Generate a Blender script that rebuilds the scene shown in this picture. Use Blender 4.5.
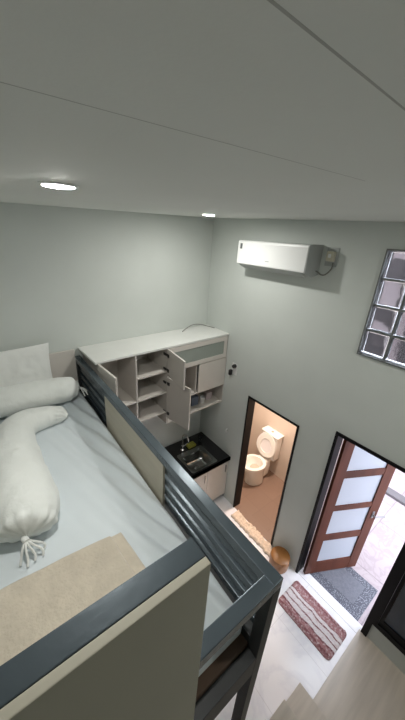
import bpy, bmesh, math, random
from mathutils import Vector, Matrix, noise

for o in list(bpy.data.objects):
    bpy.data.objects.remove(o)
scn = bpy.context.scene
C = scn.collection
R = math.radians
random.seed(7)

# ------------------------------------------------------------------ camera, world, exposure
CAMZ = 3.734
cd = bpy.data.cameras.new('camera')
cd.sensor_fit = 'VERTICAL'; cd.sensor_height = 36.0; cd.lens = 290.0 / 720 * 36
cd.clip_start = 0.02; cd.clip_end = 200
cam = bpy.data.objects.new('camera', cd); C.objects.link(cam)
rt = (0.7920413, -0.6075289, 0.0598257)
dn = (-0.1956012, -0.3453912, -0.9178481)
fw = (0.5782825, 0.7152716, -0.3923975)
cam.matrix_world = Matrix(((rt[0], -dn[0], -fw[0], 0), (rt[1], -dn[1], -fw[1], 0), (rt[2], -dn[2], -fw[2], CAMZ), (0, 0, 0, 1)))
scn.camera = cam

world = bpy.data.worlds.new('world'); scn.world = world; world.use_nodes = True
bg = world.node_tree.nodes['Background']
bg.inputs[0].default_value = (0.86, 0.90, 1.0, 1); bg.inputs[1].default_value = 7.0

scn.view_settings.view_transform = 'Standard'
scn.view_settings.look = 'None'
scn.view_settings.gamma = 1
scn.view_settings.use_curve_mapping = False
scn.view_settings.exposure = 0.15
LAMP = 640.0        # radiance of the ceiling downlights
BATH = 44.0         # watts of the warm bathroom lamp

# ------------------------------------------------------------------ materials
def mat(name, col, rough=0.6, metal=0.0, var=0.06, scale=8.0, bump=0.0, bscale=60.0, coat=0.0, spec=0.5, stretch=None, trans=0.0, sheen=0.0):
    m = bpy.data.materials.new(name); m.use_nodes = True
    n = m.node_tree.nodes; l = m.node_tree.links; b = n['Principled BSDF']
    tc = n.new('ShaderNodeTexCoord'); mp = n.new('ShaderNodeMapping'); l.new(tc.outputs['Object'], mp.inputs[0])
    if stretch: mp.inputs['Scale'].default_value = stretch
    nz = n.new('ShaderNodeTexNoise'); nz.inputs['Scale'].default_value = scale; nz.inputs['Detail'].default_value = 4
    l.new(mp.outputs[0], nz.inputs[0])
    cr = n.new('ShaderNodeValToRGB')
    cr.color_ramp.elements[0].position = 0.3; cr.color_ramp.elements[1].position = 0.7
    cr.color_ramp.elements[0].color = [max(0, c * (1 - var)) for c in col] + [1]
    cr.color_ramp.elements[1].color = [min(1, c * (1 + var)) for c in col] + [1]
    l.new(nz.outputs[0], cr.inputs[0]); l.new(cr.outputs[0], b.inputs['Base Color'])
    b.inputs['Roughness'].default_value = rough; b.inputs['Metallic'].default_value = metal
    b.inputs['Coat Weight'].default_value = coat; b.inputs['Specular IOR Level'].default_value = spec
    b.inputs['Transmission Weight'].default_value = trans
    b.inputs['Sheen Weight'].default_value = sheen
    if bump:
        n2 = n.new('ShaderNodeTexNoise'); n2.inputs['Scale'].default_value = bscale; n2.inputs['Detail'].default_value = 6
        l.new(mp.outputs[0], n2.inputs[0])
        bp = n.new('ShaderNodeBump'); bp.inputs['Strength'].default_value = bump; bp.inputs['Distance'].default_value = 0.01
        l.new(n2.outputs[0], bp.inputs['Height']); l.new(bp.outputs[0], b.inputs['Normal'])
    return m

def tile_mat(name, c1, c2, mortar, w, h, rough=0.15, msize=0.004, var=0.5, offset=0.0, bias=0.0, veins=None):
    m = mat(name, c1, rough=rough)
    n = m.node_tree.nodes; l = m.node_tree.links; b = n['Principled BSDF']
    tc = n.new('ShaderNodeTexCoord')
    br = n.new('ShaderNodeTexBrick'); br.offset = offset; br.squash = 1
    br.inputs['Color1'].default_value = (*c1, 1); br.inputs['Color2'].default_value = (*c2, 1); br.inputs['Mortar'].default_value = (*mortar, 1)
    br.inputs['Scale'].default_value = 1; br.inputs['Brick Width'].default_value = w; br.inputs['Row Height'].default_value = h
    br.inputs['Mortar Size'].default_value = msize; br.inputs['Mortar Smooth'].default_value = 0.1
    l.new(tc.outputs['Object'], br.inputs[0])
    out = br.outputs[0]
    if veins:
        nz = n.new('ShaderNodeTexNoise'); nz.inputs['Scale'].default_value = veins[0]; nz.inputs['Detail'].default_value = 8; nz.inputs['Distortion'].default_value = 1.5
        l.new(tc.outputs['Object'], nz.inputs[0])
        cr = n.new('ShaderNodeValToRGB'); e = cr.color_ramp.elements
        e[0].position = 0.44; e[0].color = (1, 1, 1, 1); e[1].position = 0.56; e[1].color = (1, 1, 1, 1)
        k = cr.color_ramp.elements.new(0.5); k.color = (*veins[1], 1)
        l.new(nz.outputs[0], cr.inputs[0])
        mx = n.new('ShaderNodeMix'); mx.data_type = 'RGBA'; mx.blend_type = 'MULTIPLY'; mx.inputs[0].default_value = 1
        l.new(out, mx.inputs[6]); l.new(cr.outputs[0], mx.inputs[7]); out = mx.outputs[2]
    l.new(out, b.inputs['Base Color'])
    return m

def glass_mat(name, col, rough=0.0, ior=1.45, bump=0.0, bscale=20.0):
    m = bpy.data.materials.new(name); m.use_nodes = True
    n = m.node_tree.nodes; l = m.node_tree.links; b = n['Principled BSDF']
    b.inputs['Base Color'].default_value = (*col, 1); b.inputs['Roughness'].default_value = rough
    b.inputs['Transmission Weight'].default_value = 1.0; b.inputs['IOR'].default_value = ior
    if bump:
        tc = n.new('ShaderNodeTexCoord'); nz = n.new('ShaderNodeTexNoise'); nz.inputs['Scale'].default_value = bscale
        l.new(tc.outputs['Object'], nz.inputs[0])
        bp = n.new('ShaderNodeBump'); bp.inputs['Strength'].default_value = bump; bp.inputs['Distance'].default_value = 0.02
        l.new(nz.outputs[0], bp.inputs['Height']); l.new(bp.outputs[0], b.inputs['Normal'])
    return m

def emit_mat(name, col, s):
    m = bpy.data.materials.new(name); m.use_nodes = True
    b = m.node_tree.nodes['Principled BSDF']
    b.inputs['Base Color'].default_value = (*col, 1)
    b.inputs['Emission Color'].default_value = (*col, 1); b.inputs['Emission Strength'].default_value = s
    return m

M = {}
M['wall'] = mat('grey_green_wall_paint', (0.60, 0.635, 0.605), 0.75, var=0.025, scale=2.5, bump=0.04, bscale=180)
M['ceiling'] = mat('ceiling_paint', (0.72, 0.745, 0.71), 0.8, var=0.02, scale=2, bump=0.03, bscale=160)
M['seam'] = mat('ceiling_seam_filler', (0.42, 0.43, 0.41), 0.9)
M['floor'] = tile_mat('white_marble_floor_tile', (0.87, 0.865, 0.90), (0.85, 0.845, 0.88), (0.68, 0.67, 0.70), 0.6, 0.6, rough=0.16, msize=0.002, veins=(1.6, (0.92, 0.92, 0.94)))
M['bath_floor'] = tile_mat('brown_bathroom_tile', (0.24, 0.16, 0.12), (0.225, 0.15, 0.112), (0.20, 0.13, 0.10), 0.3, 0.3, rough=0.3, msize=0.003)
M['bath_wall'] = mat('beige_bathroom_wall', (0.62, 0.52, 0.44), 0.45, var=0.05, scale=3)
M['paving'] = tile_mat('pale_pink_paving', (0.42, 0.365, 0.385), (0.36, 0.31, 0.33), (0.27, 0.23, 0.25), 0.9, 0.45, rough=0.6, msize=0.008, offset=0.5, veins=(4.5, (0.84, 0.82, 0.85)))
M['out_wall'] = mat('pinkish_render', (0.33, 0.29, 0.28), 0.9, var=0.06, scale=2)  # pinkish grey render on the base and pillar of the house
M['brown_wall'] = mat('brown_brick_house', (0.05, 0.042, 0.042), 0.9, var=0.25, scale=4)
M['curb'] = mat('grey_curb_stone', (0.13, 0.12, 0.13), 0.9, var=0.1)
M['black_frame'] = mat('black_aluminium', (0.004, 0.004, 0.005), 0.5, var=0.1, spec=0.2)
M['white_door'] = mat('pale_shutter_paint', (0.20, 0.16, 0.16), 0.5)
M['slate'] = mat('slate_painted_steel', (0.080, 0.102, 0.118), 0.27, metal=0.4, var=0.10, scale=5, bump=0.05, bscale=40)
M['slate_shaded'] = mat('slate_paint_in_shade', (0.018, 0.020, 0.021), 0.5, var=0.12, scale=9, bump=0.05, bscale=70)  # near-black copy of the slate: shade on the unlit lower frame put into the colour
M['ply'] = mat('beige_plywood', (0.43, 0.395, 0.315), 0.55, var=0.06, scale=3, stretch=(1, 1, 6))
M['ply_edge'] = mat('beige_plywood_panel', (0.40, 0.38, 0.305), 0.6, var=0.04, scale=2)
M['platform'] = mat('brown_platform_board', (0.10, 0.06, 0.038), 0.7, var=0.15, scale=6)
M['sheet'] = mat('pale_blue_white_sheet', (0.66, 0.72, 0.75), 0.85, var=0.03, scale=3, bump=0.12, bscale=9, sheen=0.2)
M['cotton'] = mat('white_cotton', (0.76, 0.785, 0.755), 0.9, var=0.03, scale=4, bump=0.8, bscale=14, sheen=0.2)
M['cotton2'] = mat('white_satin_cotton', (0.80, 0.815, 0.79), 0.75, var=0.03, scale=4, bump=0.30, bscale=15, sheen=0.2)
M['blanket'] = mat('beige_towelling', (0.56, 0.50, 0.405), 0.95, var=0.08, scale=14, bump=0.6, bscale=60, sheen=0.4)
M['cab'] = mat('cream_cabinet_board', (0.62, 0.585, 0.54), 0.5, var=0.025, scale=3)
M['cab_in'] = mat('cream_cabinet_interior', (0.55, 0.52, 0.48), 0.6, var=0.03, scale=3)
M['cab_top'] = mat('white_cabinet_top', (0.72, 0.73, 0.70), 0.6, var=0.03, scale=4)
def thin_glass(name, tint):
    m = bpy.data.materials.new(name); m.use_nodes = True; n = m.node_tree.nodes; l = m.node_tree.links
    tr = n.new('ShaderNodeBsdfTransparent'); tr.inputs[0].default_value = (*tint, 1); gl = n.new('ShaderNodeBsdfGlossy'); gl.inputs['Roughness'].default_value = .05
    fr = n.new('ShaderNodeFresnel'); fr.inputs[0].default_value = 1.5; mx = n.new('ShaderNodeMixShader')
    l.new(fr.outputs[0], mx.inputs[0]); l.new(tr.outputs[0], mx.inputs[1]); l.new(gl.outputs[0], mx.inputs[2]); l.new(mx.outputs[0], n['Material Output'].inputs[0]); return m
M['cabglass'] = thin_glass('cabinet_glass', (0.80, 0.88, 0.84))
_n = M['cabglass'].node_tree.nodes; _l = M['cabglass'].node_tree.links
_d = _n.new('ShaderNodeBsdfDiffuse'); _d.inputs[0].default_value = (0.50, 0.55, 0.50, 1); _m = _n.new('ShaderNodeMixShader'); _m.inputs[0].default_value = 0.55
_l.new(_n['Mix Shader'].outputs[0], _m.inputs[1]); _l.new(_d.outputs[0], _m.inputs[2]); _l.new(_m.outputs[0], _n['Material Output'].inputs[0])
M['hinge'] = mat('dark_hinge_steel', (0.07, 0.07, 0.07), 0.4, metal=0.7)
M['granite'] = mat('black_granite', (0.012, 0.012, 0.014), 0.22, var=0.5, scale=120)
M['steel'] = mat('brushed_steel', (0.36, 0.37, 0.36), 0.22, metal=1.0, var=0.06, scale=40)
M['chrome'] = mat('chrome', (0.75, 0.75, 0.75), 0.12, metal=1.0, var=0.02)
M['ac'] = mat('white_plastic', (0.80, 0.81, 0.80), 0.35, var=0.01)
M['ac_grey'] = mat('light_grey_plastic', (0.42, 0.44, 0.43), 0.45, var=0.02)
M['handle'] = mat('dark_chrome', (0.22, 0.22, 0.23), 0.3, metal=0.6)
M['dark'] = mat('dark_plastic', (0.015, 0.015, 0.016), 0.45)
M['grey'] = mat('grey_print', (0.16, 0.17, 0.17), 0.6)
M['ivory'] = mat('ivory_plastic', (0.60, 0.57, 0.45), 0.5, var=0.03)
M['cable'] = mat('grey_cable', (0.22, 0.22, 0.20), 0.6)
M['porcelain'] = mat('white_porcelain', (0.80, 0.77, 0.72), 0.12, var=0.01, coat=0.5)
M['seatm'] = mat('toilet_seat_plastic', (0.78, 0.74, 0.74), 0.3, var=0.01)
M['water'] = mat('toilet_water', (0.50, 0.42, 0.34), 0.05)
M['wood'] = mat('reddish_brown_wood', (0.088, 0.028, 0.016), 0.5, spec=0.2, var=0.30, scale=7, stretch=(1, 1, 0.15), bump=0.08, bscale=30)
M['frosted'] = mat('frosted_glass', (0.38, 0.41, 0.47), 0.35, var=0.02, scale=3)
M['tread'] = mat('beige_vinyl_wood', (0.60, 0.53, 0.455), 0.3, var=0.10, scale=5, stretch=(0.35, 4.5, 4.5))
M['riser'] = mat('stair_riser', (0.62, 0.60, 0.56), 0.6, var=0.03)
M['glassblock'] = glass_mat('wavy_glass_block', (0.42, 0.44, 0.46), 0.10, 1.35, bump=0.12, bscale=14)
M['mortar'] = mat('grey_mortar', (0.16, 0.17, 0.165), 0.8, var=0.15, scale=20)
M['silver'] = mat('grey_window_frame', (0.17, 0.175, 0.17), 0.45, metal=0.4)
M['tinted'] = mat('tinted_glass', (0.022, 0.034, 0.055), 0.06, var=0.3, scale=3, spec=0.8)
M['fringe'] = mat('cream_shaggy_yarn', (0.74, 0.61, 0.49), 0.95, var=0.15, scale=30, bump=0.8, bscale=70)
M['orange'] = mat('orange_brown_plastic', (0.27, 0.11, 0.025), 0.4, var=0.12, scale=9)
M['sponge'] = mat('yellow_green_sponge', (0.33, 0.33, 0.05), 0.9, var=0.2, scale=60, bump=0.5, bscale=120)
M['cup'] = glass_mat('clear_cup', (0.85, 0.88, 0.88), 0.02)
M['blue'] = mat('blue_grey_pack', (0.10, 0.13, 0.18), 0.5)
M['amber'] = mat('dark_brown_jar', (0.030, 0.014, 0.008), 0.2)
M['pinkpack'] = mat('pale_pink_pack', (0.50, 0.42, 0.43), 0.5)
M['cup_white'] = mat('white_ceramic_cup', (0.65, 0.65, 0.64), 0.3)

def red_mat():
    m = mat('burgundy_and_cream_yarn', (0.5, 0.3, 0.3), 0.95)
    n = m.node_tree.nodes; l = m.node_tree.links; b = n['Principled BSDF']
    tc = n.new('ShaderNodeTexCoord'); sx = n.new('ShaderNodeSeparateXYZ'); l.new(tc.outputs['Object'], sx.inputs[0])
    nz = n.new('ShaderNodeTexNoise'); nz.inputs['Scale'].default_value = 7; nz.inputs['Detail'].default_value = 3
    l.new(tc.outputs['Object'], nz.inputs[0])
    a = n.new('ShaderNodeMath'); a.operation = 'MULTIPLY_ADD'; l.new(nz.outputs[0], a.inputs[0]); a.inputs[1].default_value = 0.06
    l.new(sx.outputs[0], a.inputs[2])
    mr = n.new('ShaderNodeMapRange'); mr.inputs[1].default_value = -0.18 + 0.03; mr.inputs[2].default_value = 0.18 + 0.03
    l.new(a.outputs[0], mr.inputs[0])
    cr = n.new('ShaderNodeValToRGB'); cr.color_ramp.interpolation = 'LINEAR'
    D = (0.20, 0.065, 0.075, 1); B = (0.40, 0.20, 0.21, 1); W = (0.82, 0.76, 0.78, 1)
    stops = [(0.0, B), (0.08, D), (0.11, B), (0.19, B), (0.21, D), (0.24, D), (0.255, W), (0.37, W), (0.385, D), (0.41, D), (0.425, W), (0.57, W), (0.585, D), (0.61, D), (0.625, W), (0.70, W), (0.715, D), (0.74, B), (0.80, B), (0.88, B), (0.96, D), (1.0, B)]
    e = cr.color_ramp.elements
    e[0].position = 0; e[0].color = stops[0][1]; e[1].position = 1; e[1].color = stops[-1][1]
    for p, c in stops[1:-1]:
        k = e.new(p); k.color = c
    l.new(mr.outputs[0], cr.inputs[0])
    n3 = n.new('ShaderNodeTexNoise'); n3.inputs['Scale'].default_value = 48; n3.inputs['Detail'].default_value = 3; l.new(tc.outputs['Object'], n3.inputs[0])
    c3 = n.new('ShaderNodeValToRGB'); c3.color_ramp.elements[0].position = 0.50; c3.color_ramp.elements[1].position = 0.72
    c3.color_ramp.elements[0].color = (0, 0, 0, 1); c3.color_ramp.elements[1].color = (0.85, 0.85, 0.85, 1); l.new(n3.outputs[0], c3.inputs[0])
    mx = n.new('ShaderNodeMix'); mx.data_type = 'RGBA'; l.new(c3.outputs[0], mx.inputs[0]); l.new(cr.outputs[0], mx.inputs[6]); mx.inputs[7].default_value = (0.72, 0.58, 0.59, 1)
    l.new(mx.outputs[2], b.inputs['Base Color'])
    n2 = n.new('ShaderNodeTexNoise'); n2.inputs['Scale'].default_value = 90; l.new(tc.outputs['Object'], n2.inputs[0])
    bp = n.new('ShaderNodeBump'); bp.inputs['Strength'].default_value = 0.8; bp.inputs['Distance'].default_value = 0.01
    l.new(n2.outputs[0], bp.inputs['Height']); l.new(bp.outputs[0], b.inputs['Normal'])
    return m
M['red'] = red_mat()
M['mat_grey'] = mat('blue_grey_carpet', (0.15, 0.155, 0.185), 0.95, var=0.12, scale=40, bump=0.4, bscale=120)
def border_mat():
    m = mat('patterned_carpet_border', (0.2, 0.2, 0.25), 0.95)
    n = m.node_tree.nodes; l = m.node_tree.links; b = n['Principled BSDF']
    tc = n.new('ShaderNodeTexCoord'); v = n.new('ShaderNodeTexVoronoi'); v.inputs['Scale'].default_value = 75; l.new(tc.outputs['Object'], v.inputs[0])
    cr = n.new('ShaderNodeValToRGB'); cr.color_ramp.elements[0].position = 0.28; cr.color_ramp.elements[1].position = 0.42
    cr.color_ramp.elements[0].color = (0.27, 0.28, 0.32, 1); cr.color_ramp.elements[1].color = (0.09, 0.095, 0.12, 1)
    l.new(v.outputs[0], cr.inputs[0]); l.new(cr.outputs[0], b.inputs['Base Color'])
    return m
M['mat_border'] = border_mat()

# ------------------------------------------------------------------ mesh helpers
WM = {}          # object -> world matrix
def box(bm, x0, x1, y0, y1, z0, z1, bev=0.0):
    r = bmesh.ops.create_cube(bm, size=1)
    vs = r['verts']
    for v in vs:
        v.co = Vector((x0 + (v.co.x + .5) * (x1 - x0), y0 + (v.co.y + .5) * (y1 - y0), z0 + (v.co.z + .5) * (z1 - z0)))
    if bev:
        es = list({e for v in vs for e in v.link_edges})
        bmesh.ops.bevel(bm, geom=es, offset=bev, segments=2, affect='EDGES', profile=0.6)
    return bm
def B(*a, bev=0.0):
    return box(bmesh.new(), *a, bev=bev)
def tube(bm, pts, rad, seg=10, caps=True):
    pts = [Vector(p) for p in pts]; rad = rad if isinstance(rad, (list, tuple)) else [rad] * len(pts)
    prev = None; rings = []
    up = Vector((0, 0, 1))
    for i, p in enumerate(pts):
        d = (pts[min(i + 1, len(pts) - 1)] - pts[max(i - 1, 0)]).normalized()
        if prev is None:
            a = d.orthogonal().normalized()
        else:
            a = (prev - d * prev.dot(d)).normalized()
        prev = a; b = d.cross(a)
        rings.append([bm.verts.new(p + (a * math.cos(t) + b * math.sin(t)) * rad[i]) for t in [2 * math.pi * k / seg for k in range(seg)]])
    for r0, r1 in zip(rings, rings[1:]):
        for k in range(seg):
            bm.faces.new((r0[k], r0[(k + 1) % seg], r1[(k + 1) % seg], r1[k]))
    if caps:
        bm.faces.new(rings[0][::-1]); bm.faces.new(rings[-1])
    return bm
def T(pts, rad, seg=10):
    return tube(bmesh.new(), pts, rad, seg)
def lathe(bm, cx, cy, prof, seg=32, sx=1.0, sy=1.0, fx=None):
    # prof: list of (r, z); fx(angle) scales the radius
    rings = []
    for r, z in prof:
        rings.append([bm.verts.new((cx + r * sx * math.cos(t) * (fx(t) if fx else 1), cy + r * sy * math.sin(t), z)) for t in [2 * math.pi * k / seg for k in range(seg)]])
    for r0, r1 in zip(rings, rings[1:]):
        for k in range(seg):
            bm.faces.new((r0[k], r0[(k + 1) % seg], r1[(k + 1) % seg], r1[k]))
    bm.faces.new(rings[0][::-1]); bm.faces.new(rings[-1])
    bmesh.ops.remove_doubles(bm, verts=bm.verts, dist=1e-6)
    return bm
def smooth_curve(pts, n=8):
    pts = [Vector(p) for p in pts]; out = []
    for i in range(len(pts) - 1):
        p0 = pts[max(i - 1, 0)]; p1 = pts[i]; p2 = pts[i + 1]; p3 = pts[min(i + 2, len(pts) - 1)]
        for k in range(n):
            t = k / n
            out.append(0.5 * ((2 * p1) + (p2 - p0) * t + (2 * p0 - 5 * p1 + 4 * p2 - p3) * t * t + (3 * p1 - p0 - 3 * p2 + p3) * t ** 3))
    out.append(pts[-1]); return out

def link(name, bm, m, parent=None, smooth=False, world=True, base=None, angle=40):
    """one mesh object; bm coordinates are in world space (or in the parent's space when world=False)"""
    bmesh.ops.recalc_face_normals(bm, faces=bm.faces)
    if parent is not None:
        W = WM[parent]
        if world: bm.transform(W.inverted())
        Wn = W.copy()
    else:
        xs = [v.co.x for v in bm.verts]; ys = [v.co.y for v in bm.verts]; zs = [v.co.z for v in bm.verts]
        loc = Vector(base) if base else Vector(((min(xs) + max(xs)) / 2, (min(ys) + max(ys)) / 2, min(zs)))
        bm.transform(Matrix.Translation(-loc)); Wn = Matrix.Translation(loc)
    me = bpy.data.meshes.new(name); bm.to_mesh(me); bm.free()
    if smooth:
        for p in me.polygons: p.use_smooth = True
        try: me.set_sharp_from_angle(angle=R(angle))
        except Exception: pass
    me.materials.append(m)
    o = bpy.data.objects.new(name, me); C.objects.link(o)
    if parent is not None: o.parent = parent
    else: o.location = Wn.translation
    WM[o] = Wn
    return o
def thing(name, label, cat, loc=(0, 0, 0), rz=0.0, group=None, kind=None):
    o = bpy.data.objects.new(name, None); C.objects.link(o); o.empty_display_size = 0.1
    o.location = loc; o.rotation_euler = (0, 0, rz)
    WM[o] = Matrix.Translation(Vector(loc)) @ Matrix.Rotation(rz, 4, 'Z')
    tag(o, label, cat, group, kind); return o
def tag(o, label=None, cat=None, group=None, kind=None):
    if label: o['label'] = label
    if cat: o['category'] = cat
    if group: o['group'] = group
    if kind: o['kind'] = kind
    return o
def struct(name, bm, m, label, cat, **k):
    return tag(link(name, bm, m, **k), label, cat, kind='structure')

# ------------------------------------------------------------------ the setting
XB = 2.48; WT = 0.11                      # wall with the doors, its thickness
YAW = R(2.4)
XL = -1.05; YF = -1.55                     # left wall, wall behind the camera
TA = math.tan(YAW)
def ya(x): return 3.03 - (XB - x) * TA   # the back wall runs a little askew
CZ = lambda x, y: 3.942 + 0.028 * (x - 2.48) + 0.016 * (y - 3.03)

struct('floor', B(XL - .1, XB + WT, YF - .1, 3.2, -0.12, 0.0), M['floor'], 'white marble-look tiled floor of the room', 'floor')
bm = bmesh.new()
cx = [(XL - .2, YF - .2), (XB + WT, YF - .2), (XB + WT, 3.25), (XL - .2, 3.25)]
lo = [bm.verts.new((x, y, CZ(x, y))) for x, y in cx]; hi = [bm.verts.new((x, y, CZ(x, y) + .12)) for x, y in cx]
bm.faces.new(lo); bm.faces.new(hi[::-1])
for i in range(4): bm.faces.new((lo[i], lo[(i + 1) % 4], hi[(i + 1) % 4], hi[i]))
ceil = struct('ceiling', bm, M['ceiling'], 'low grey-white board ceiling with fine seams', 'ceiling')
# board seams: shallow filler ridges that lie on the ceiling
for y0, k0, x0, x1, w in ((.120, .047, XL, XB, .0010), (.318, 0, -.3, .62, .0007)):
    bm = bmesh.new()
    vs = [(x0, y0 + k0 * x0 - w), (x1, y0 + k0 * x1 - w), (x1, y0 + k0 * x1 + w), (x0, y0 + k0 * x0 + w)]
    a = [bm.verts.new((x, yy, CZ(x, yy) - .0001)) for x, yy in vs]; b2 = [bm.verts.new((x, yy, CZ(x, yy) + .002)) for x, yy in vs]
    bm.faces.new(a); bm.faces.new(b2[::-1])
    for k in range(4): bm.faces.new((a[k], a[(k + 1) % 4], b2[(k + 1) % 4], b2[k]))
    link('ceiling_seam', bm, M['seam'], ceil)

# back wall (slightly askew)
bm = bmesh.new()
box(bm, -3.6, 0, 0, .12, 0, 4.1); bm.transform(Matrix.Translation((XB + .05, 3.03 + .05 * TA, 0)) @ Matrix.Rotation(YAW, 4, 'Z'))
struct('wall_back', bm, M['wall'], 'plain pale grey-green wall behind the cabinet and the bed head', 'wall')
struct('wall_left', B(XL - .1, XL, YF, 3.0, 0, 4.1), M['wall'], 'plain wall on the left, beyond the bed', 'wall')
struct('wall_front', B(XL - .1, XB + WT, YF - .1, YF, 0, 4.1), M['wall'], 'plain wall behind the camera', 'wall')
# right wall as one mesh with its openings
BD = (1.345, 2.095, 1.93)      # bathroom doorway y0, y1, top
ED = (0.153, 0.965, 2.105)     # entrance y0, y1, top
WD = (-1.10, 0.127, 0.335, 2.105)     # dark window beside the entrance
GB = (0.19, 0.985, 2.895, 3.73)  # glass blocks
ys = sorted({YF, WD[0], WD[1], ED[0], ED[1], GB[0], GB[1], BD[0], BD[1], 3.08})
zs = sorted({0, WD[2], BD[2], ED[2], GB[2], GB[3], 4.1})
def hole(y, z):
    return (BD[0] < y < BD[1] and 0 < z < BD[2]) or (ED[0] < y < ED[1] and 0 < z < ED[2]) or (WD[0] < y < WD[1] and WD[2] < z < WD[3]) or (GB[0] < y < GB[1] and GB[2] < z < GB[3])
bm = bmesh.new(); cells = {}
for i in range(len(ys) - 1):
    for j in range(len(zs) - 1):
        if not hole((ys[i] + ys[i + 1]) / 2, (zs[j] + zs[j + 1]) / 2): cells[i, j] = 1
vc = {}
def V(x, i, j):
    k = (x, i, j)
    if k not in vc: vc[k] = bm.verts.new((x, ys[i], zs[j]))
    return vc[k]
for (i, j) in cells:
    for x in (XB, XB + WT):
        bm.faces.new((V(x, i, j), V(x, i + 1, j), V(x, i + 1, j + 1), V(x, i, j + 1)))
    for (di, dj, a, b) in ((-1, 0, (0, 0), (0, 1)), (1, 0, (1, 0), (1, 1)), (0, -1, (0, 0), (1, 0)), (0, 1, (0, 1), (1, 1))):
        if (i + di, j + dj) not in cells:
            bm.faces.new((V(XB, i + a[0], j + a[1]), V(XB, i + b[0], j + b[1]), V(XB + WT, i + b[0], j + b[1]), V(XB + WT, i + a[0], j + a[1])))
struct('wall_right', bm, M['wall'], 'pale grey-green wall with the bathroom doorway and the entrance', 'wall')

# bathroom beyond the doorway
BX = 3.53
struct('floor_bathroom', B(XB + WT, BX, 1.12, 3.12, -0.12, 0.0), M['bath_floor'], 'brown tiled bathroom floor', 'floor')
struct('wall_bathroom_far', B(BX, BX + .1, 1.02, 3.22, -0.12, 2.5), M['bath_wall'], 'beige bathroom wall behind the toilet', 'wall')
struct('wall_bathroom_side', B(XB + WT, BX, 1.02, 1.12, -0.12, 2.5), M['bath_wall'], 'bathroom side wall next to the entrance', 'wall')
struct('wall_bathroom_end', B(XB + WT, BX, 3.12, 3.22, -0.12, 2.5), M['bath_wall'], 'bathroom end wall', 'wall')
struct('ceiling_bathroom', B(XB + WT, BX + .1, 1.02, 3.22, 2.5, 2.58), M['bath_wall'], 'bathroom ceiling', 'ceiling')
lt = bpy.data.lights.new('bathroom_lamp', 'AREA'); lt.shape = 'DISK'; lt.size = 0.22; lt.energy = BATH; lt.color = (1.0, 0.82, 0.70)
lo_ = bpy.data.objects.new('bathroom_lamp', lt); C.objects.link(lo_); lo_.location = (3.0, 2.0, 2.46)

# bathroom door frame
def frame(y0, y1, z1, w, d0, d1, sill=False):
    bm = bmesh.new()
    box(bm, XB + d0, XB + d1, y0, y0 + w, 0, z1); box(bm, XB + d0, XB + d1, y1 - w, y1, 0, z1); box(bm, XB + d0, XB + d1, y0 + w, y1 - w, z1 - w, z1)
    return bm
door2 = thing('door_2', 'black-framed bathroom doorway with the toilet behind it', 'doorway', (XB, 1.72, 0), kind='structure')
link('threshold', B(XB + .001, XB + WT, BD[0] + .022, BD[1] - .022, 0, .003), M['bath_floor'], door2)
link('door_frame', frame(BD[0], BD[1], BD[2], .022, -.012, WT + .005), M['black_frame'], door2)
# ------------------------------------------------------------------ outside
struct('floor_outside', B(XB + WT, 12, -6, 1.02, -0.14, -0.03), M['paving'], 'pale pinkish stone paving outside the entrance', 'paving')
struct('floor_outside_far', B(BX + .1, 12, 1.02, 7, -0.14, -0.03), M['paving'], 'paving beside the bathroom block', 'paving')
tag(link('curb_stone', B(4.77, 4.93, -2.0, .92, -0.03, 0.02, bev=.01), M['curb']), 'long grey curb stone set in the pale paving outside the door', 'curb')
hb = thing('house', 'brownish neighbouring house seen through the glass blocks', 'house', (7.5, 1.5, -.03))
link('house_wall', B(6.4, 9, -3.5, 7, -0.03, 4.6), M['brown_wall'], hb)
link('roof', B(6.2, 9.2, -3.7, 7.2, 4.6, 4.75), M['curb'], hb)
link('plastered_base', B(6.34, 6.4, -3.5, 7, -.03, 1.3), M['out_wall'], hb)
link('pale_shutter', B(6.34, 6.4, 1.95, 2.35, 2.5, 3.35), M['white_door'], hb)
link('pale_shutter', B(6.34, 6.4, 1.2, 1.6, 1.6, 3.35), M['white_door'], hb)
link('pillar', B(6.25, 6.4, 2.45, 2.6, 0, 4.5), M['out_wall'], hb)

# entrance: frame and open leaf
door1 = thing('door_1', 'open entrance doorway with black frame and wooden glazed door leaf', 'door', (XB, .56, 0), kind='structure')
link('door_frame', frame(ED[0], ED[1], ED[2], .03, -.015, WT + .01), M['black_frame'], door1)
tag(link('threshold', B(XB - .0, XB + WT, ED[0] + .03, ED[1] - .03, 0.0, .004), M['floor'], door1), None)
hx, hy = 2.555, 0.893
ang = math.atan2(.56 - .893, 3.157 - 2.516)
LM = Matrix.Translation((2.516, .893, 0)) @ Matrix.Rotation(ang, 4, 'Z')
LW = 0.71; LT = 0.038; LH = 2.09
panes = [(.22, .60), (.70, 1.075), (1.15, 1.545), (1.635, 2.0)]
U0, U1 = .125, .59
bm = bmesh.new()
box(bm, .012, U0, -LT / 2, LT / 2, .02, LH, bev=.003); box(bm, U1, LW, -LT / 2, LT / 2, .02, LH, bev=.003)
zz = [.02] + [v for p in panes for v in p] + [LH]
for k in range(0, len(zz), 2):
    box(bm, U0, U1, -LT / 2 + .002, LT / 2 - .002, zz[k], zz[k + 1], bev=.003)
bm.transform(LM)
leaf = link('door_leaf', bm, M['wood'], door1)
leaf['label'] = 'reddish brown wooden door leaf swung outwards'
for z0, z1 in panes:
    bm = B(U0 - .005, U1 + .005, -.005, .005, z0 - .005, z1 + .005); bm.transform(LM)
    link('frosted_pane', bm, M['frosted'], leaf)
bm = bmesh.new()
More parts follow.
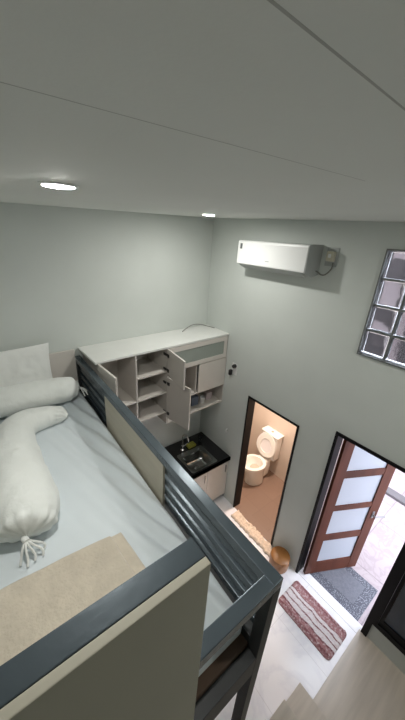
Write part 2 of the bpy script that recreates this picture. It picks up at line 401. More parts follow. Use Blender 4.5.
for s in (-1, 1):
    box(bm, .640, .668, s * .022 - .004, s * .022 + .004, .90, 1.00, bev=.002)
    tube(bm, [(.655, s * .02, .95), (.655, s * .062, .95)], .009)
    tube(bm, [(.65, s * .058, .95), (.775, s * .060, .945)], .009)
bm.transform(LM); link('door_handle', bm, M['handle'], leaf, smooth=True)

# glass block window high in the wall
w1 = thing('window_1', 'glass block window high in the wall on the right', 'window', (XB, .58, GB[2]), kind='structure')
bm = bmesh.new(); ny, nz_ = 4, 4
gy0, gy1, gz0, gz1 = GB[0], GB[1], GB[2], GB[3]; f = .012
box(bm, XB - .012, XB + WT, gy0, gy0 + f, gz0, gz1); box(bm, XB - .012, XB + WT, gy1 - f, gy1, gz0, gz1)
box(bm, XB - .012, XB + WT, gy0 + f, gy1 - f, gz0, gz0 + f); box(bm, XB - .012, XB + WT, gy0 + f, gy1 - f, gz1 - f, gz1)
link('window_frame', bm, M['silver'], w1)
cy = (gy1 - gy0 - 2 * f) / ny; cz = (gz1 - gz0 - 2 * f) / nz_; g = .009
bm = bmesh.new()
for i in range(1, ny): box(bm, XB + .012, XB + .088, gy0 + f + i * cy - g, gy0 + f + i * cy + g, gz0 + f, gz1 - f)
for j in range(1, nz_): box(bm, XB + .014, XB + .086, gy0 + f, gy1 - f, gz0 + f + j * cz - g, gz0 + f + j * cz + g)
link('mortar_grid', bm, M['mortar'], w1)
for i in range(ny):
    for j in range(nz_):
        bm = B(XB + .004, XB + .096, gy0 + f + i * cy + g * .9, gy0 + f + (i + 1) * cy - g * .9, gz0 + f + j * cz + g * .9, gz0 + f + (j + 1) * cz - g * .9, bev=.012)
        link('glass_block', bm, M['glassblock'], w1, smooth=True)

# dark window right of the entrance
w2 = thing('window_2', 'dark tinted window in a black frame right of the entrance', 'window', (XB, -.5, WD[2]), kind='structure')
bm = bmesh.new(); a0, a1, b0, b1 = WD; f = .03
box(bm, XB - .02, XB + .07, a0, a0 + f, b0, b1); box(bm, XB - .02, XB + .07, a1 - f, a1, b0, b1)
box(bm, XB - .02, XB + .07, a0 + f, a1 - f, b0, b0 + .06); box(bm, XB - .02, XB + .07, a0 + f, a1 - f, b1 - f, b1)
link('window_frame', bm, M['black_frame'], w2)
bm = bmesh.new(); c0, c1, e0, e1 = a0 + f + .002, a1 - f - .002, b0 + .062, b1 - f - .002; g = .03
box(bm, XB - .008, XB + .03, c0, c0 + g, e0, e1); box(bm, XB - .008, XB + .03, c1 - g, c1, e0, e1)
box(bm, XB - .008, XB + .03, c0 + g, c1 - g, e0, e0 + .07); box(bm, XB - .008, XB + .03, c0 + g, c1 - g, e1 - g, e1)
sash = link('sash', bm, M['black_frame'], w2)
link('window_pane', B(XB + .004, XB + .010, c0 + g, c1 - g, e0 + .07, e1 - g), M['tinted'], sash)
# narrow black mullion between entrance and window
tag(link('trim_1', B(XB - .018, XB + .075, ED[0] - .027, ED[0] + .002, 0, 2.105), M['black_frame'], None), 'black upright post between the entrance and the dark window', 'post', kind='structure')

# ------------------------------------------------------------------ ceiling lamps
M['lamp'] = emit_mat('lit_diffuser', (1.0, 0.98, 0.93), LAMP)
def downlight(x, y, label, r=.043):
    z = CZ(x, y)
    t = thing('downlight', label, 'ceiling lamp', (x, y, z), group='round ceiling downlights')
    link('trim_ring', lathe(bmesh.new(), x, y, [(r * 1.02, z - .001), (r * 1.26, z - .001), (r * 1.24, z - .004), (r * 1.04, z - .0075), (r * 1.0, z - .004)], 40), M['ac'], t, smooth=True)
    link('diffuser', lathe(bmesh.new(), x, y, [(r * 1.01, z - .002), (r, z - .006), (r * .8, z - .0085), (r * .45, z - .0098), (r * .01, z - .010)], 40), M['lamp'], t, smooth=True, angle=80)
downlight(.255, 1.03, 'lit round downlight in the ceiling above the bed, the larger in view')
downlight(1.68, 2.12, 'lit round downlight near the back corner, the smaller in view')

downlight(1.95, -.35, 'unseen round downlight added above the staircase to brighten it')  # extra lamp out of view, added to brighten the stairs and partition face

# ------------------------------------------------------------------ air conditioner
AX0 = 2.26; AY0 = 1.50; AY1 = 2.33; AZ0 = 3.455; AZ1 = 3.725
ac = thing('air_conditioner', 'white split air conditioner mounted on the wall near the ceiling', 'air conditioner', (2.37, 1.92, AZ0))
def profile_y(bm, pts, y0, y1):
    a = [bm.verts.new((x, y0, z)) for x, z in pts]; b = [bm.verts.new((x, y1, z)) for x, z in pts]
    bm.faces.new(a); bm.faces.new(b[::-1])
    n = len(pts)
    for k in range(n): bm.faces.new((a[k], a[(k + 1) % n], b[(k + 1) % n], b[k]))
    return bm
bm = profile_y(bmesh.new(), [(XB, AZ0 + .02), (XB, AZ1), (AX0 + .04, AZ1), (AX0 + .018, AZ1 - .012), (AX0 + .018, AZ0 + .05), (AX0 + .05, AZ0 + .02), (AX0 + .10, AZ0)], AY0, AY1)
body = link('body', bm, M['ac_grey'], ac)
bm = profile_y(bmesh.new(), [(AX0 + .02, AZ1 - .004), (AX0 + .004, AZ1 - .012), (AX0, AZ1 - .03), (AX0 - .002, AZ0 + .045), (AX0 + .006, AZ0 + .038), (AX0 + .02, AZ0 + .04)], AY0 + .002, AY1 - .002)
link('front_panel', bm, M['ac'], ac)
bm = profile_y(bmesh.new(), [(AX0 + .010, AZ0 + .034), (AX0 + .016, AZ0 + .038), (AX0 + .095, AZ0 - .002), (AX0 + .088, AZ0 - .006)], AY0 + .03, AY1 - .03)
link('louvre', bm, M['ac_grey'], ac)
link('sticker', B(AX0 - .0035, AX0 - .001, AY1 - .062, AY1 - .034, AZ1 - .085, AZ1 - .035), M['grey'], ac)
link('maker_mark', B(AX0 - .0040, AX0 - .002, 1.90, 1.945, 3.545, 3.551), M['ac_grey'], ac)
# breaker box, cable
so = thing('power_box', 'small ivory breaker box on a plate right of the air conditioner', 'power box', (XB, 1.40, 3.57))
link('back_plate', B(XB - .008, XB, 1.345, 1.455, 3.56, 3.71, bev=.003), M['ac_grey'], so)
link('cover', B(XB - .05, XB - .008, 1.365, 1.43, 3.60, 3.68, bev=.006), M['ivory'], so)
link('switch', B(XB - .058, XB - .05, 1.385, 1.41, 3.63, 3.66, bev=.002), M['ac'], so)
tag(link('power_cable', T(smooth_curve([(XB - .02, 1.372, 3.592), (XB - .03, 1.37, 3.54), (XB - .04, 1.41, 3.49), (XB - .04, 1.45, 3.485), (XB - .03, 1.485, 3.50), (XB - .05, 1.499, 3.51)]), .006, 8), M['cable'], smooth=True), 'grey cable looping from the power box to the air conditioner', 'cable')

# ------------------------------------------------------------------ wall cabinet (own askew frame: u along the wall, v into the wall)
cab = thing('wall_cabinet', 'cream wall cabinet with several doors hanging open, above the sink', 'cabinet', (XB - .004, 3.03 - .002, 0), YAW)
def cb(name, a, m, parent=None, bev=.002, smooth=False):
    bm = B(*a, bev=bev); return link(name, bm, m, parent or cab, world=False)
u = lambda x: x - XB
CT = 2.61; CF = -.455; t = .018
UL = u(.775)
cb('top_panel', (u(.735), -.001, CF - .012, -.001, CT - .022, CT), M['cab_top'])
bm = bmesh.new()
zb = 1.60
box(bm, UL, UL + t, CF, -.002, zb, CT - .023)                       # left side
box(bm, -t - .001, -.001, CF, -.002, zb, CT - .023)                # right side
box(bm, UL + t, -t, -.014, -.003, zb, CT - .023)                    # back
box(bm, u(1.145), u(1.145) + t, CF + .002, -.014, zb, CT - .023)
box(bm, u(1.53), u(1.53) + t, CF + .002, -.014, zb, CT - .023)
box(bm, u(1.548), -t, CF + .02, -.014, 2.272, 2.290)
box(bm, u(1.548), -t, CF + .002, -.014, 1.872, 1.890)
box(bm, u(1.975), u(1.975) + t, CF + .02, -.014, 1.89, 2.272)
link('carcass', bm, M['cab_in'], cab, world=False)
for nm, x0, x1, z in (('shelf', 1.163, 1.53, 2.30), ('shelf', 1.163, 1.53, 2.03), ('shelf', 1.163, 1.53, 1.76), ('shelf', .793, 1.145, 2.03), ('bottom_shelf', 1.548, 2.462, 1.595)):
    cb(nm, (u(x0), u(x1), CF + .003, -.014, z, z + .018), M['cab'])
# frame around the glazed flap
bm = bmesh.new(); g0, g1, h0, h1 = u(1.56), -t - .02, 2.295, CT - .028
box(bm, g0, g0 + .05, CF - .016, CF, h0, h1); box(bm, g1 - .05, g1, CF - .016, CF, h0, h1); box(bm, g0 + .05, g1 - .05, CF - .016, CF, h0, h0 + .055); box(bm, g0 + .05, g1 - .05, CF - .016, CF, h1 - .055, h1)
fl = link('glass_door', bm, M['cab'], cab, world=False)
link('pane', B(g0 + .05, g1 - .05, CF - .010, CF - .006, h0 + .055, h1 - .055), M['cabglass'], fl, world=False)
cb('closed_door', (u(1.995), -t - .004, CF - .016, CF - .001, 1.885, 2.285), M['cab'])
def open_door(ux, z0, z1, w, deg, hinges=True, name='open_door'):
    # hinged at ux, swinging out into the room; deg from the closed position (closed lies towards -u)
    a = R(deg)
    Mx = Matrix.Translation((ux, CF - .002, 0)) @ Matrix.Rotation(a, 4, 'Z')
    bm = B(-w, 0, -.018, 0, z0, z1, bev=.002); bm.transform(Mx)
    d = link(name, bm, M['cab'], cab, world=False)
    if hinges:
        for z in (z0 + .07, z1 - .07):
            bm = bmesh.new(); box(bm, -.05, -.012, 0.0, .012, z - .018, z + .018, bev=.003); bm.transform(Mx)
            box(bm, ux - .012, ux - .002, CF + .004, CF + .06, z - .014, z + .014, bev=.002)
            link('hinge', bm, M['hinge'], d, world=False)
    return d
DOORS = [(u(1.530), 2.265, CT - .026, .385, 82), (u(1.530), 1.70, 2.235, .37, 98)]
for a in DOORS: open_door(*a)
# the leftmost door, hinged on its left side, standing open
Mx = Matrix.Translation((UL + .002, CF - .002, 0)) @ Matrix.Rotation(R(-88), 4, 'Z')
bm = B(0, .35, -.018, 0, 2.05, CT - .026, bev=.002); bm.transform(Mx)
link('open_door', bm, M['cab'], cab, world=False)
# small goods on the open bottom shelf and cable on top
CM = WM[cab]
def cabpt(x, v, z=0): return CM @ Vector((u(x), v, z))
sz = 1.613
p = cabpt(1.93, -.34); tag(link('jar', lathe(bmesh.new(), p.x, p.y, [(.001, sz), (.04, sz), (.042, sz + .02), (.042, sz + .10), (.03, sz + .12), (.03, sz + .14), (.001, sz + .14)], 20), M['amber'], smooth=True), 'dark brown jar at the left end of the open shelf under the wall cabinet', 'jar')
p = cabpt(2.07, -.30)
tag(link('carton', B(p.x - .055, p.x + .055, p.y - .04, p.y + .04, sz, sz + .13, bev=.003), M['blue']), 'small blue-grey carton in the middle of the open cabinet shelf', 'carton')
p = cabpt(2.20, -.33)
tag(link('cup', lathe(bmesh.new(), p.x, p.y, [(.001, sz), (.032, sz), (.04, sz + .09), (.037, sz + .09), (.03, sz + .01), (.001, sz + .01)], 20), M['cup_white'], smooth=True), 'white cup on the open cabinet shelf between the carton and the pink packet', 'cup')
p = cabpt(2.33, -.30)
tag(link('packet', B(p.x - .05, p.x + .05, p.y - .03, p.y + .03, sz, sz + .11, bev=.008), M['pinkpack']), 'pale pinkish packet at the right end of the open cabinet shelf', 'packet')
pts = [cabpt(x, v, z) for x, v, z in ((1.98, -.12, CT + .006), (2.08, -.07, CT + .02), (2.2, -.05, CT + .045), (2.32, -.06, CT + .035), (2.42, -.08, CT + .006), (2.45, -.2, CT + .006))]
tag(link('loose_cable', T(smooth_curve(pts), .005, 8), M['cable'], smooth=True), 'thin dark cable lying on top of the wall cabinet near the corner', 'cable')

# ------------------------------------------------------------------ kitchen counter
KY0 = 2.27; KX0 = 1.30
base = thing('kitchen_base_cabinet', 'cream base cabinet under the black worktop', 'cabinet', (1.9, 2.6, 0))
bm = bmesh.new(); xa, xb_, ya_, yb_ = KX0 + .02, XB - .002, KY0 + .05, 2.96
box(bm, xa, xa + .018, ya_, yb_, .08, .762); box(bm, xb_ - .018, xb_, ya_, yb_, .08, .762); box(bm, xa + .018, xb_ - .018, yb_ - .012, yb_, .08, .762); box(bm, xa + .018, xb_ - .018, ya_, yb_ - .012, .08, .098)
link('body', bm, M['cab'], base)
link('plinth', B(KX0 + .04, XB - .004, KY0 + .09, 2.95, 0, .08), M['black_frame'], base)
for k in range(3):
    x0 = KX0 + .02 + k * .385; d = link('door', B(x0 + .003, x0 + .382, KY0 + .032, KY0 + .05, .09, .765, bev=.002), M['cab'], base)
    link('handle', B(x0 + .33, x0 + .345, KY0 + .018, KY0 + .032, .55, .68, bev=.003), M['steel'], d)
# worktop with sink cut-out
SX0, SX1, SY0, SY1 = 1.85, 2.25, 2.33, 2.70
bm = bmesh.new()
box(bm, KX0, SX0, KY0, 2.975, .78, .82); box(bm, SX1, XB - .001, KY0, 2.975, .78, .82)
box(bm, SX0, SX1, KY0, SY0, .78, .82); box(bm, SX0, SX1, SY1, 2.975, .78, .82); box(bm, KX0, XB - .001, KY0, KY0 + .02, .765, .82)
tag(link('worktop', bm, M['granite']), 'black granite worktop in the corner under the wall cabinet', 'worktop')
sk = thing('sink', 'square stainless steel sink set into the black worktop', 'sink', ((SX0 + SX1) / 2, (SY0 + SY1) / 2, .66))
bm = bmesh.new(); r0 = .022; top = .825
def ring(bm, x0, x1, y0, y1, z, rr, n=5):
    out = []
    for (cx_, cy_, a0) in ((x1 - rr, y1 - rr, 0), (x0 + rr, y1 - rr, 90), (x0 + rr, y0 + rr, 180), (x1 - rr, y0 + rr, 270)):
        for k in range(n + 1):
            a = R(a0 + 90 * k / n); out.append(bm.verts.new((cx_ + rr * math.cos(a), cy_ + rr * math.sin(a), z)))
    return out
rings = [ring(bm, SX0 - .02, SX1 + .02, SY0 - .02, SY1 + .02, .821, .03), ring(bm, SX0 - .02, SX1 + .02, SY0 - .02, SY1 + .02, top, .03), ring(bm, SX0 + .02, SX1 - .02, SY0 + .02, SY1 - .06, top - .001, .05),
         ring(bm, SX0 + .03, SX1 - .03, SY0 + .03, SY1 - .07, .69, .05), ring(bm, SX0 + .06, SX1 - .06, SY0 + .06, SY1 - .10, .665, .05)]
for a, b in zip(rings, rings[1:]):
    n = len(a)
    for k in range(n): bm.faces.new((a[k], a[(k + 1) % n], b[(k + 1) % n], b[k]))
bm.faces.new(rings[-1])
link('basin', bm, M['steel'], sk, smooth=True, angle=50)
link('drain', lathe(bmesh.new(), (SX0 + SX1) / 2, (SY0 + SY1) / 2 - .02, [(.001, .668), (.042, .668), (.045, .672), (.03, .672), (.028, .669), (.001, .669)], 24), M['chrome'], sk, smooth=True)
fx, fy = 1.98, 2.78
fa = thing('faucet', 'chrome gooseneck faucet standing behind the sink', 'faucet', (fx, fy, .82))
link('base', lathe(bmesh.new(), fx, fy, [(.001, .82), (.028, .82), (.028, .83), (.018, .84), (.018, .90), (.001, .90)], 20), M['chrome'], fa, smooth=True)
link('spout', T(smooth_curve([(fx, fy, .90), (fx, fy, 1.06), (fx, fy - .03, 1.12), (fx, fy - .09, 1.13), (fx, fy - .13, 1.09), (fx, fy - .135, 1.04)]), .011, 12), M['chrome'], fa, smooth=True)
link('lever', T([(fx + .01, fy, .88), (fx + .07, fy - .01, .91)], [.009, .006], 10), M['chrome'], fa, smooth=True)
tag(link('sponge', B(2.07, 2.20, 2.74, 2.83, .821, .86, bev=.008), M['sponge']), 'yellow-green sponge on the worktop behind the sink', 'sponge')
tag(link('drinking_glass', lathe(bmesh.new(), 2.32, 2.80, [(.001, .821), (.03, .821), (.037, .93), (.034, .93), (.028, .826), (.001, .826)], 24), M['cup'], smooth=True), 'clear drinking glass on the worktop in the corner', 'glass')

# ------------------------------------------------------------------ small things on the wall beside the cabinet
pl = thing('wall_plug', 'round black plug sticking out of the wall beside the cabinet, the upper one', 'plug', (XB, 2.39, 2.22))
bm = lathe(bmesh.new(), 0, 0, [(.001, 0), (.026, 0), (.028, .015), (.022, .04), (.001, .043)], 20); bm.transform(Matrix.Translation((XB - .004, 2.385, 2.225)) @ Matrix.Rotation(R(-90), 4, 'Y'))
link('plug_body', bm, M['dark'], pl, smooth=True)
link('socket_plate', B(XB - .004, XB, 2.35, 2.44, 2.10, 2.26, bev=.001), M['ac'], pl)
tag(link('adapter', B(XB - .05, XB - .005, 2.42, 2.456, 2.085, 2.155, bev=.008), M['dark']), 'oblong black adapter below the round plug beside the cabinet', 'adapter')
tag(link('wall_hook', T(smooth_curve([(XB - .002, 2.40, 1.235), (XB - .02, 2.40, 1.23), (XB - .03, 2.40, 1.20), (XB - .012, 2.40, 1.185)]), .008, 8), M['ac'], smooth=True), 'tiny white hook on the wall above the worktop', 'hook')

# ------------------------------------------------------------------ toilet
ty = 2.30; tx = 3.53
to = thing('toilet', 'white toilet with its lid up in the warm lit bathroom', 'toilet', (3.2, ty, 0))
egg = lambda t: 1.25 if math.cos(t) < 0 else 0.85
def eggring(bm, cx_, r, z, n=36, sx=1.0):
    out = []
    for k in range(n):
        t = 2 * math.pi * k / n; c, s = math.cos(t), math.sin(t)
        out.append(bm.verts.new((cx_ + r * (1.3 if c < 0 else 0.95) * c * sx, ty + r * s, z)))
    return out
def skin(bm, rings, cap0=True, cap1=True):
    for a, b in zip(rings, rings[1:]):
        n = len(a)
        for k in range(n): bm.faces.new((a[k], a[(k + 1) % n], b[(k + 1) % n], b[k]))
    if cap0: bm.faces.new(rings[0][::-1])
    if cap1: bm.faces.new(rings[-1])
    return bm
bx = 3.10
bm = bmesh.new()
skin(bm, [eggring(bm, bx + .06, .145, 0), eggring(bm, bx + .05, .145, .12), eggring(bm, bx + .03, .155, .24), eggring(bm, bx, .178, .34), eggring(bm, bx, .185, .38), eggring(bm, bx, .183, .395), eggring(bm, bx, .135, .395), eggring(bm, bx + .01, .115, .33), eggring(bm, bx + .03, .07, .25), eggring(bm, bx + .03, .03, .235)])
link('bowl', bm, M['porcelain'], to, smooth=True, angle=50)
bm = bmesh.new(); skin(bm, [eggring(bm, bx + .03, .001, .265), eggring(bm, bx + .03, .076, .265)], False, False)
link('water', bm, M['water'], to)
# raised lid: egg shape tilted back against the tank
def lidring(bm, r, z):
    return eggring(bm, 0, r, z)
bm = bmesh.new()
vs = []
def ell(r, z, n=36):
    out = []
    for k in range(n):
        t = 2 * math.pi * k / n; c, s = math.cos(t), math.sin(t)
        out.append(bm.verts.new((r * (1.3 if c > 0 else 0.95) * c, r * s, z)))
    return out
skin(bm, [ell(.185, -.010), ell(.188, 0), ell(.170, .002), ell(.155, -.004), ell(.02, -.005)])
bm.transform(Matrix.Translation((3.325, ty + .01, .60)) @ Matrix.Rotation(R(-80), 4, 'Y'))
link('lid', bm, M['seatm'], to, smooth=True, angle=50)
bm = bmesh.new(); rs = [ell(.182, .006), ell(.184, .014), ell(.176, .022), ell(.118, .022), ell(.110, .014), ell(.112, .006)]
skin(bm, rs + [rs[0]], False, False)
bm.transform(Matrix.Translation((3.312, ty, .60)) @ Matrix.Rotation(R(-80), 4, 'Y') @ Matrix.Rotation(R(180), 4, 'X') @ Matrix.Translation((0, 0, 0)))
link('seat', bm, M['porcelain'], to, smooth=True, angle=50)
link('tank', B(3.375, tx - .003, ty - .16, ty + .16, .36, .81, bev=.025), M['porcelain'], to, smooth=True, angle=60)
tl = link('tank_lid', B(3.362, tx - .002, ty - .172, ty + .172, .812, .848, bev=.012), M['porcelain'], to, smooth=True, angle=60)
link('flush_button', lathe(bmesh.new(), 3.44, ty, [(.001, .848), (.025, .848), (.025, .854), (.001, .855)], 20), M['chrome'], tl, smooth=True)
link('neck', B(3.22, 3.40, ty - .10, ty + .10, .05, .38, bev=.03), M['porcelain'], to, smooth=True, angle=60)

# ------------------------------------------------------------------ mats
def shag(name, x0, x1, y0, y1, z0, h, m, label, cat, rr=.04, amp=.006, step=.012, wob=0.0):
    nx = max(2, int((x1 - x0) / step)); nyy = max(2, int((y1 - y0) / step)); bm = bmesh.new(); g = {}
    cx_, cy_ = (x0 + x1) / 2, (y0 + y1) / 2; hx_, hy_ = (x1 - x0) / 2, (y1 - y0) / 2
    for i in range(nx + 1):
        for j in range(nyy + 1):
            a = (2 * i / nx - 1) * hx_; b = (2 * j / nyy - 1) * hy_
            dx, dy = abs(a) - (hx_ - rr), abs(b) - (hy_ - rr)
            if dx > 0 and dy > 0:
                m_ = max(dx, dy); L = math.hypot(dx, dy)
                k = m_ / L; a = math.copysign(hx_ - rr + dx * k, a); b = math.copysign(hy_ - rr + dy * k, b)
            e = min(hx_ - abs(a), hy_ - abs(b))
            if wob: a += wob * noise.noise(Vector((a * 3, b * 22, 3)))
            z = z0 + h * min(1, (max(e, 0) / .012) ** .5 + .25) + amp * noise.noise(Vector((a * 45, b * 45, 1)))
            g[i, j] = bm.verts.new((cx_ + a, cy_ + b, max(z, z0 + .001)))
    for i in range(nx):
        for j in range(nyy): bm.faces.new((g[i, j], g[i + 1, j], g[i + 1, j + 1], g[i, j + 1]))
    bd = [e for e in bm.edges if e.is_boundary]
    r = bmesh.ops.extrude_edge_only(bm, edges=bd)
    for v in r['geom']:
        if isinstance(v, bmesh.types.BMVert): v.co.z = z0
    bmesh.ops.edgenet_fill(bm, edges=[e for e in bm.edges if e.is_boundary])
    return tag(link(name, bm, m, smooth=True, angle=80), label, cat)
shag('bath_rug', 2.025, 2.40, .255, .895, .001, .016, M['red'], 'burgundy and cream striped shaggy rug on the white floor inside the entrance', 'rug', rr=.05)
dm = thing('doormat', 'blue-grey doormat with mottled border outside the open door', 'doormat', (2.86, .565, -.03))
link('carpet', B(2.72, 3.02, .36, .84, -.03, -.012), M['mat_grey'], dm)
bm = bmesh.new(); box(bm, 2.60, 2.72, .25, .90, -.03, -.014); box(bm, 3.02, 3.11, .25, .90, -.03, -.014); box(bm, 2.72, 3.02, .25, .36, -.03, -.014); box(bm, 2.72, 3.02, .84, .90, -.03, -.014)
link('border', bm, M['mat_border'], dm)
shag('bath_mat', 2.335, 2.475, 1.265, 2.00, .001, .03, M['fringe'], 'cream shaggy mat lying along the bathroom doorway', 'mat', rr=.02, amp=.02, step=.012, wob=.03)
bm = lathe(bmesh.new(), 2.345, 1.135, [(.001, 0), (.10, 0), (.115, .03), (.12, .16), (.115, .20), (.09, .215), (.001, .22)], 32)
tag(link('bath_stool', bm, M['orange'], smooth=True, angle=40), 'rounded orange-brown low stool beside the bathroom doorway', 'stool')

# ------------------------------------------------------------------ staircase (rises to the left, towards the camera)
st = thing('staircase', 'beige wood-look staircase with a wide bottom landing by the wall', 'staircase', (1.2, -.1, 0))
link('landing', B(1.52, XB - .001, -1.2, .20, .001, .10, bev=.003), M['tread'], st)
rise = .185; go = .262
for k in range(7):
    x1 = 1.555 - k * go; z = .10 + rise * (k + 1)
    sp = link('tread', B(x1 - go - .001, x1, -.62, .316, z - .03, z, bev=.003), M['tread'], st)
    link('riser', B(x1 - go, x1 - .015, -.60, .310, .001, z - .03), M['riser'], sp)

# ------------------------------------------------------------------ raised bed
RX0, RX1 = .690, .745; RY0 = .325; RZ = 2.52
yend = ya(.72) - .003
bed = thing('loft_bed_frame', 'dark slate steel loft bed frame with guard rails above the floor', 'bed', (.3, 1.6, 0))
link('leg', B(RX0, RX1, RY0, RY0 + .055, 0, RZ - .056, bev=.003), M['slate_shaded'], bed)
link('leg', B(RX0, RX1, yend - .06, yend, 0, RZ - .056, bev=.003), M['slate_shaded'], bed)
link('guard_top_rail', B(RX0, RX1, RY0, yend, RZ - .055, RZ, bev=.004), M['slate'], bed)
link('end_top_rail', B(XL + .02, RX0 + .001, RY0, RY0 + .055, RZ - .055, RZ, bev=.004), M['slate'], bed)
for k, z in enumerate((2.385, 2.300, 2.215, 2.130)):
    link('guard_bar', B(RX0 + .019, RX1 - .004, RY0 + .056, yend - .061, z, z + .045, bev=.003), M['slate'], bed)
# beams under the mattress
link('side_beam', B(RX0, RX1, RY0 + .056, yend - .061, 1.84, 2.07, bev=.003), M['slate_shaded'], bed)
link('end_beam', B(XL + .02, RX0 - .001, RY0, RY0 + .055, 1.84, 1.99, bev=.003), M['slate_shaded'], bed)
link('platform_board', B(XL + .02, RX0 - .002, RY0 + .057, 2.84, 1.96, 2.015), M['platform'], bed)
link('side_panel', B(RX0 + .001, RX0 + .017, 1.165, 2.125, 2.08, RZ - .056, bev=.002), M['ply'], bed)
link('foot_bolt', T([(RX0 - .012, RY0 + .07, 2.30), (RX0 - .012, RY0 + .07, 2.345)], .006), M['chrome'], bed)
bm = B(-1.74, 0, -.034, -.008, 2.02, 2.60, bev=.003); bm.transform(Matrix.Translation((RX0 - .001, ya(RX0), 0)) @ Matrix.Rotation(YAW, 4, 'Z'))
tag(link('headboard', bm, M['cab']), 'cream headboard panel standing at the bed head against the back wall', 'headboard')

# half-height partition at the foot of the bed
PM = Matrix.Translation((.270, .282, 0))
pt = thing('partition_panel', 'half-height beige board partition with dark steel top rail at the bed foot', 'partition', (.270, .282, 2.0))
def pb(name, a, m, bev=.002):
    bm = B(*a, bev=bev); bm.transform(PM); return link(name, bm, m, pt)
pb('steel_top_rail', (-1.25, 0, .001, .050, 3.084, 3.134), M['slate'])
pb('steel_post', (-.050, 0, .001, .050, 2.53, 3.084), M['slate_shaded'])
pb('beige_board', (-1.25, 0, -.018, 0, 2.00, 3.134), M['ply_edge'])

# mattress with fitted sheet
def soft_box(x0, x1, y0, y1, z0, z1, rr, nx, ny_, fz=None):
    """closed rounded slab, finely divided on its top"""
    bm = bmesh.new(); g = {}
    for i in range(nx + 1):
        for j in range(ny_ + 1):
            a = i / nx; b = j / ny_
            x = x0 + (x1 - x0) * a; y = y0 + (y1 - y0) * b
            ex = min(x - x0, x1 - x); ey = min(y - y0, y1 - y)
            e = min(ex, ey); dz = 0
            if ex < rr: dz += rr - math.sqrt(max(rr * rr - (rr - ex) ** 2, 0))
            if ey < rr: dz = max(dz, rr - math.sqrt(max(rr * rr - (rr - ey) ** 2, 0)))
            z = z1 - dz + (fz(x, y, e) if fz else 0)
            g[i, j] = bm.verts.new((x, y, z))
    for i in range(nx):
        for j in range(ny_): bm.faces.new((g[i, j], g[i + 1, j], g[i + 1, j + 1], g[i, j + 1]))
    r = bmesh.ops.extrude_edge_only(bm, edges=[e for e in bm.edges if e.is_boundary])
    for v in r['geom']:
        if isinstance(v, bmesh.types.BMVert): v.co.z = z0
    bmesh.ops.edgenet_fill(bm, edges=[e for e in bm.edges if e.is_boundary])
    return bm
def wr(x, y, e):
    # soft pulled folds along the rail side
    w = math.exp(-((.60 - x) / .22) ** 2)
    s = .015 * w * math.sin((x * 1.6 + y * .42) * 34 + 2.5 * noise.noise(Vector((x * 2, y * 2, 0))))
    s += .009 * noise.noise(Vector((x * 3, y * 2.2, 4))) + .003 * noise.noise(Vector((x * 9 + y * 3, y * 3 - x * 5, 2)))
    s += .010 * max(0, noise.noise(Vector(((x + y * .3) * 10, y * 1.2, 7))))
    return s * min(1, max(0, e) / .03)
mt = link('mattress', soft_box(-.62, .682, .425, 2.858, 2.018, 2.19, .045, 150, 220, wr), M['sheet'], smooth=True, angle=60)
tag(mt, 'large mattress under a smooth pale blue-white sheet on the loft bed', 'mattress')

# ------------------------------------------------------------------ bedding
def bolster(name, pts, rad, label, flat=.88, seed=0, zmin=2.198, gather=1.0):
    P_ = smooth_curve(pts, 10)
    n = len(P_); rr = []
    for i in range(n):
        f_ = i / (n - 1) * (len(rad) - 1); k = min(int(f_), len(rad) - 2); f_ -= k; f_ = f_ * f_ * (3 - 2 * f_)
        rr.append(rad[k] * (1 - f_) + rad[k + 1] * f_)
    bm = tube(bmesh.new(), P_, rr, 48)
    for v in bm.verts:
        # nearest axis point
        d2, bi = min(((v.co - p).length_squared, i) for i, p in enumerate(P_))
        p = P_[bi]; d = v.co - p; t_ = bi / (n - 1)
        ax = (P_[min(bi + 1, n - 1)] - P_[max(bi - 1, 0)]).normalized()
        a = math.atan2(d.z, d.cross(ax).z if False else d.dot(ax.cross(Vector((0, 0, 1))).normalized()))
        end = max(0, 1 - min(t_, 1 - t_) / .16)
        k = 1 + gather * .17 * end * math.sin(a * 13 + seed) + .035 * noise.noise(Vector((v.co.x * 7 + seed, v.co.y * 7, v.co.z * 7)))
        k += .05 * noise.noise(Vector((v.co.x * 20 + seed, v.co.y * 20, v.co.z * 20)))
        v.co = p + d * k
        v.co.z = p.z + (v.co.z - p.z) * flat
        if v.co.z < zmin + .004: v.co.z = zmin + .004
    o = link(name, bm, M['cotton'], smooth=True, angle=80)
    return tag(o, label, 'bolster')
b1 = bolster('bolster', [(-.60, 2.663, 2.325), (-.3, 2.668, 2.33), (0, 2.668, 2.335), (.3, 2.663, 2.335), (.50, 2.648, 2.33), (.585, 2.638, 2.315), (.625, 2.633, 2.305)], [.02, .13, .14, .14, .135, .125, .085, .012],
             'white bolster pillow lying across the bed head in front of the upright pillow', seed=1)
b2 = bolster('bolster', [(-.03, 1.275, 2.29), (-.018, 1.33, 2.305), (-.008, 1.45, 2.315), (-.015, 1.70, 2.31), (-.005, 1.95, 2.31), (.03, 2.18, 2.30), (.12, 2.34, 2.275), (.26, 2.385, 2.255), (.36, 2.37, 2.25), (.43, 2.33, 2.24)],
             [.012, .135, .166, .168, .158, .142, .126, .114, .10, .08, .02], 'limp white bolster lying lengthwise with a tied near end, its far end bent aside', seed=5)
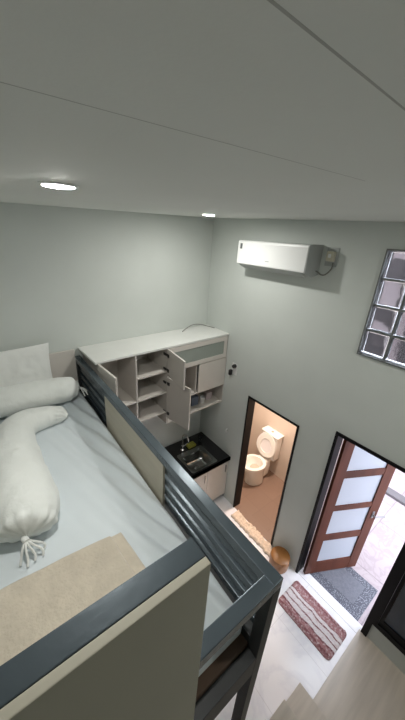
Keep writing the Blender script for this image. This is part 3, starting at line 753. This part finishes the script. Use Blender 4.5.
def tie(parent, p, d):
    bm = bmesh.new(); p = Vector(p)
    for k in range(5):
        a = (k - 2) * .45
        q = Vector((d[0] * math.cos(a) - d[1] * math.sin(a), d[0] * math.sin(a) + d[1] * math.cos(a), 0))
        L = .07 + .012 * (k % 2)
        tube(bm, smooth_curve([p, p + q * L * .4 + Vector((0, 0, -.012)), p + q * L * .8 + Vector((.005 * k, 0, -.055)), p + q * L + Vector((0, 0, -.080))], 4), [.006] * 13, 6)
    tube(bm, [p + Vector((d[0] * -.02, d[1] * -.02, 0)), p + Vector((d[0] * .012, d[1] * .012, 0))], .016, 10)
    link('tie_string', bm, M['cotton2'], parent, smooth=True)
tie(b2, (-.038, 1.262, 2.285), (.25, -1))
tie(b1, (.63, 2.665, 2.303), (.9, -.1))

def pillow(name, c, w, h, th, tilt, rz, label, m, seed=0, p=3.2):
    bm = bmesh.new(); n = 44; top = {}; bot = {}
    for i in range(n + 1):
        for j in range(n + 1):
            a = 2 * i / n - 1; b = 2 * j / n - 1
            f_ = max(0, (1 - abs(a) ** p) * (1 - abs(b) ** p)) ** .5
            x = a * w / 2 * (1 - .05 * (1 - abs(b) ** 2) * abs(a)); y = b * h / 2 * (1 - .05 * (1 - abs(a) ** 2) * abs(b))
            nzv = .012 * noise.noise(Vector((x * 6 + seed, y * 6, seed))) + .005 * noise.noise(Vector((x * 16, y * 16 + seed, 1)))
            top[i, j] = bm.verts.new((x, y, th / 2 * f_ + nzv * f_)); edge = i in (0, n) or j in (0, n)
            bot[i, j] = top[i, j] if edge else bm.verts.new((x, y, -th / 2 * f_))
    for i in range(n):
        for j in range(n):
            bm.faces.new((top[i, j], top[i + 1, j], top[i + 1, j + 1], top[i, j + 1]))
            q = (bot[i, j], bot[i, j + 1], bot[i + 1, j + 1], bot[i + 1, j])
            if len(set(q)) == 4:
                try: bm.faces.new(q)
                except ValueError: pass
    bm.transform(Matrix.Translation(Vector(c)) @ Matrix.Rotation(rz, 4, 'Z') @ Matrix.Rotation(tilt, 4, 'X'))
    return tag(link(name, bm, m, smooth=True, angle=80), label, 'pillow')
pillow('pillow', (.09, 2.842, 2.475), .74, .52, .07, R(88), YAW, 'large white pillow standing upright against the bed head, beside the cream headboard', M['cotton2'], 3)

# folded towel blanket at the foot
bm = bmesh.new()
corners = [(-.60, 1.17), (.385, 1.085), (.43, .60), (-.60, .60)]
nx, nyy = 110, 60; g = {}
def bil(a, b):
    p0 = Vector(corners[3]).lerp(Vector(corners[2]), a); p1 = Vector(corners[0]).lerp(Vector(corners[1]), a)
    return p0.lerp(p1, b)
for lay in (0, 1):
    for i in range(nx + 1):
        for j in range(nyy + 1):
            a, b = i / nx, j / nyy; q = bil(a, b)
            e = min(a * 1.2, (1 - a) * 1.2, b * .5, (1 - b) * .5)
            k = min(1, e / .02) ** .5
            z = 2.208 + (.028 * k * lay)
            if lay: z += k * (.010 * noise.noise(Vector((q.x * 5, q.y * 5, 2))) + .010 * math.sin((q.x * .35 + q.y) * 34 + 3 * noise.noise(Vector((q.x * 3, q.y * 3, 0)))) * max(0, b - .45) + (.012 if a > .955 and False else 0))
            if lay: z += .016 * k / (1 + math.exp((.90 - a - .03 * b) * 120)) * 0 + .014 * k * (1 if a < .93 else 0)
            g[lay, i, j] = bm.verts.new((q.x + (.006 * noise.noise(Vector((0, q.y * 9, 3))) if i == nx else 0), q.y + .006 * noise.noise(Vector((q.x * 7, 0, 5))), z))
for i in range(nx):
    for j in range(nyy):
        bm.faces.new([g[1, i, j], g[1, i + 1, j], g[1, i + 1, j + 1], g[1, i, j + 1]]); bm.faces.new([g[0, i, j], g[0, i, j + 1], g[0, i + 1, j + 1], g[0, i + 1, j]])
for i in range(nx):
    for j in (0, nyy): bm.faces.new((g[0, i, j], g[0, i + 1, j], g[1, i + 1, j], g[1, i, j]))
for j in range(nyy):
    for i in (0, nx): bm.faces.new((g[0, i, j], g[0, i, j + 1], g[1, i, j + 1], g[1, i, j]))
tag(link('folded_towel', bm, M['blanket'], smooth=True, angle=50), 'beige towel blanket folded flat across the foot of the bed', 'towel')
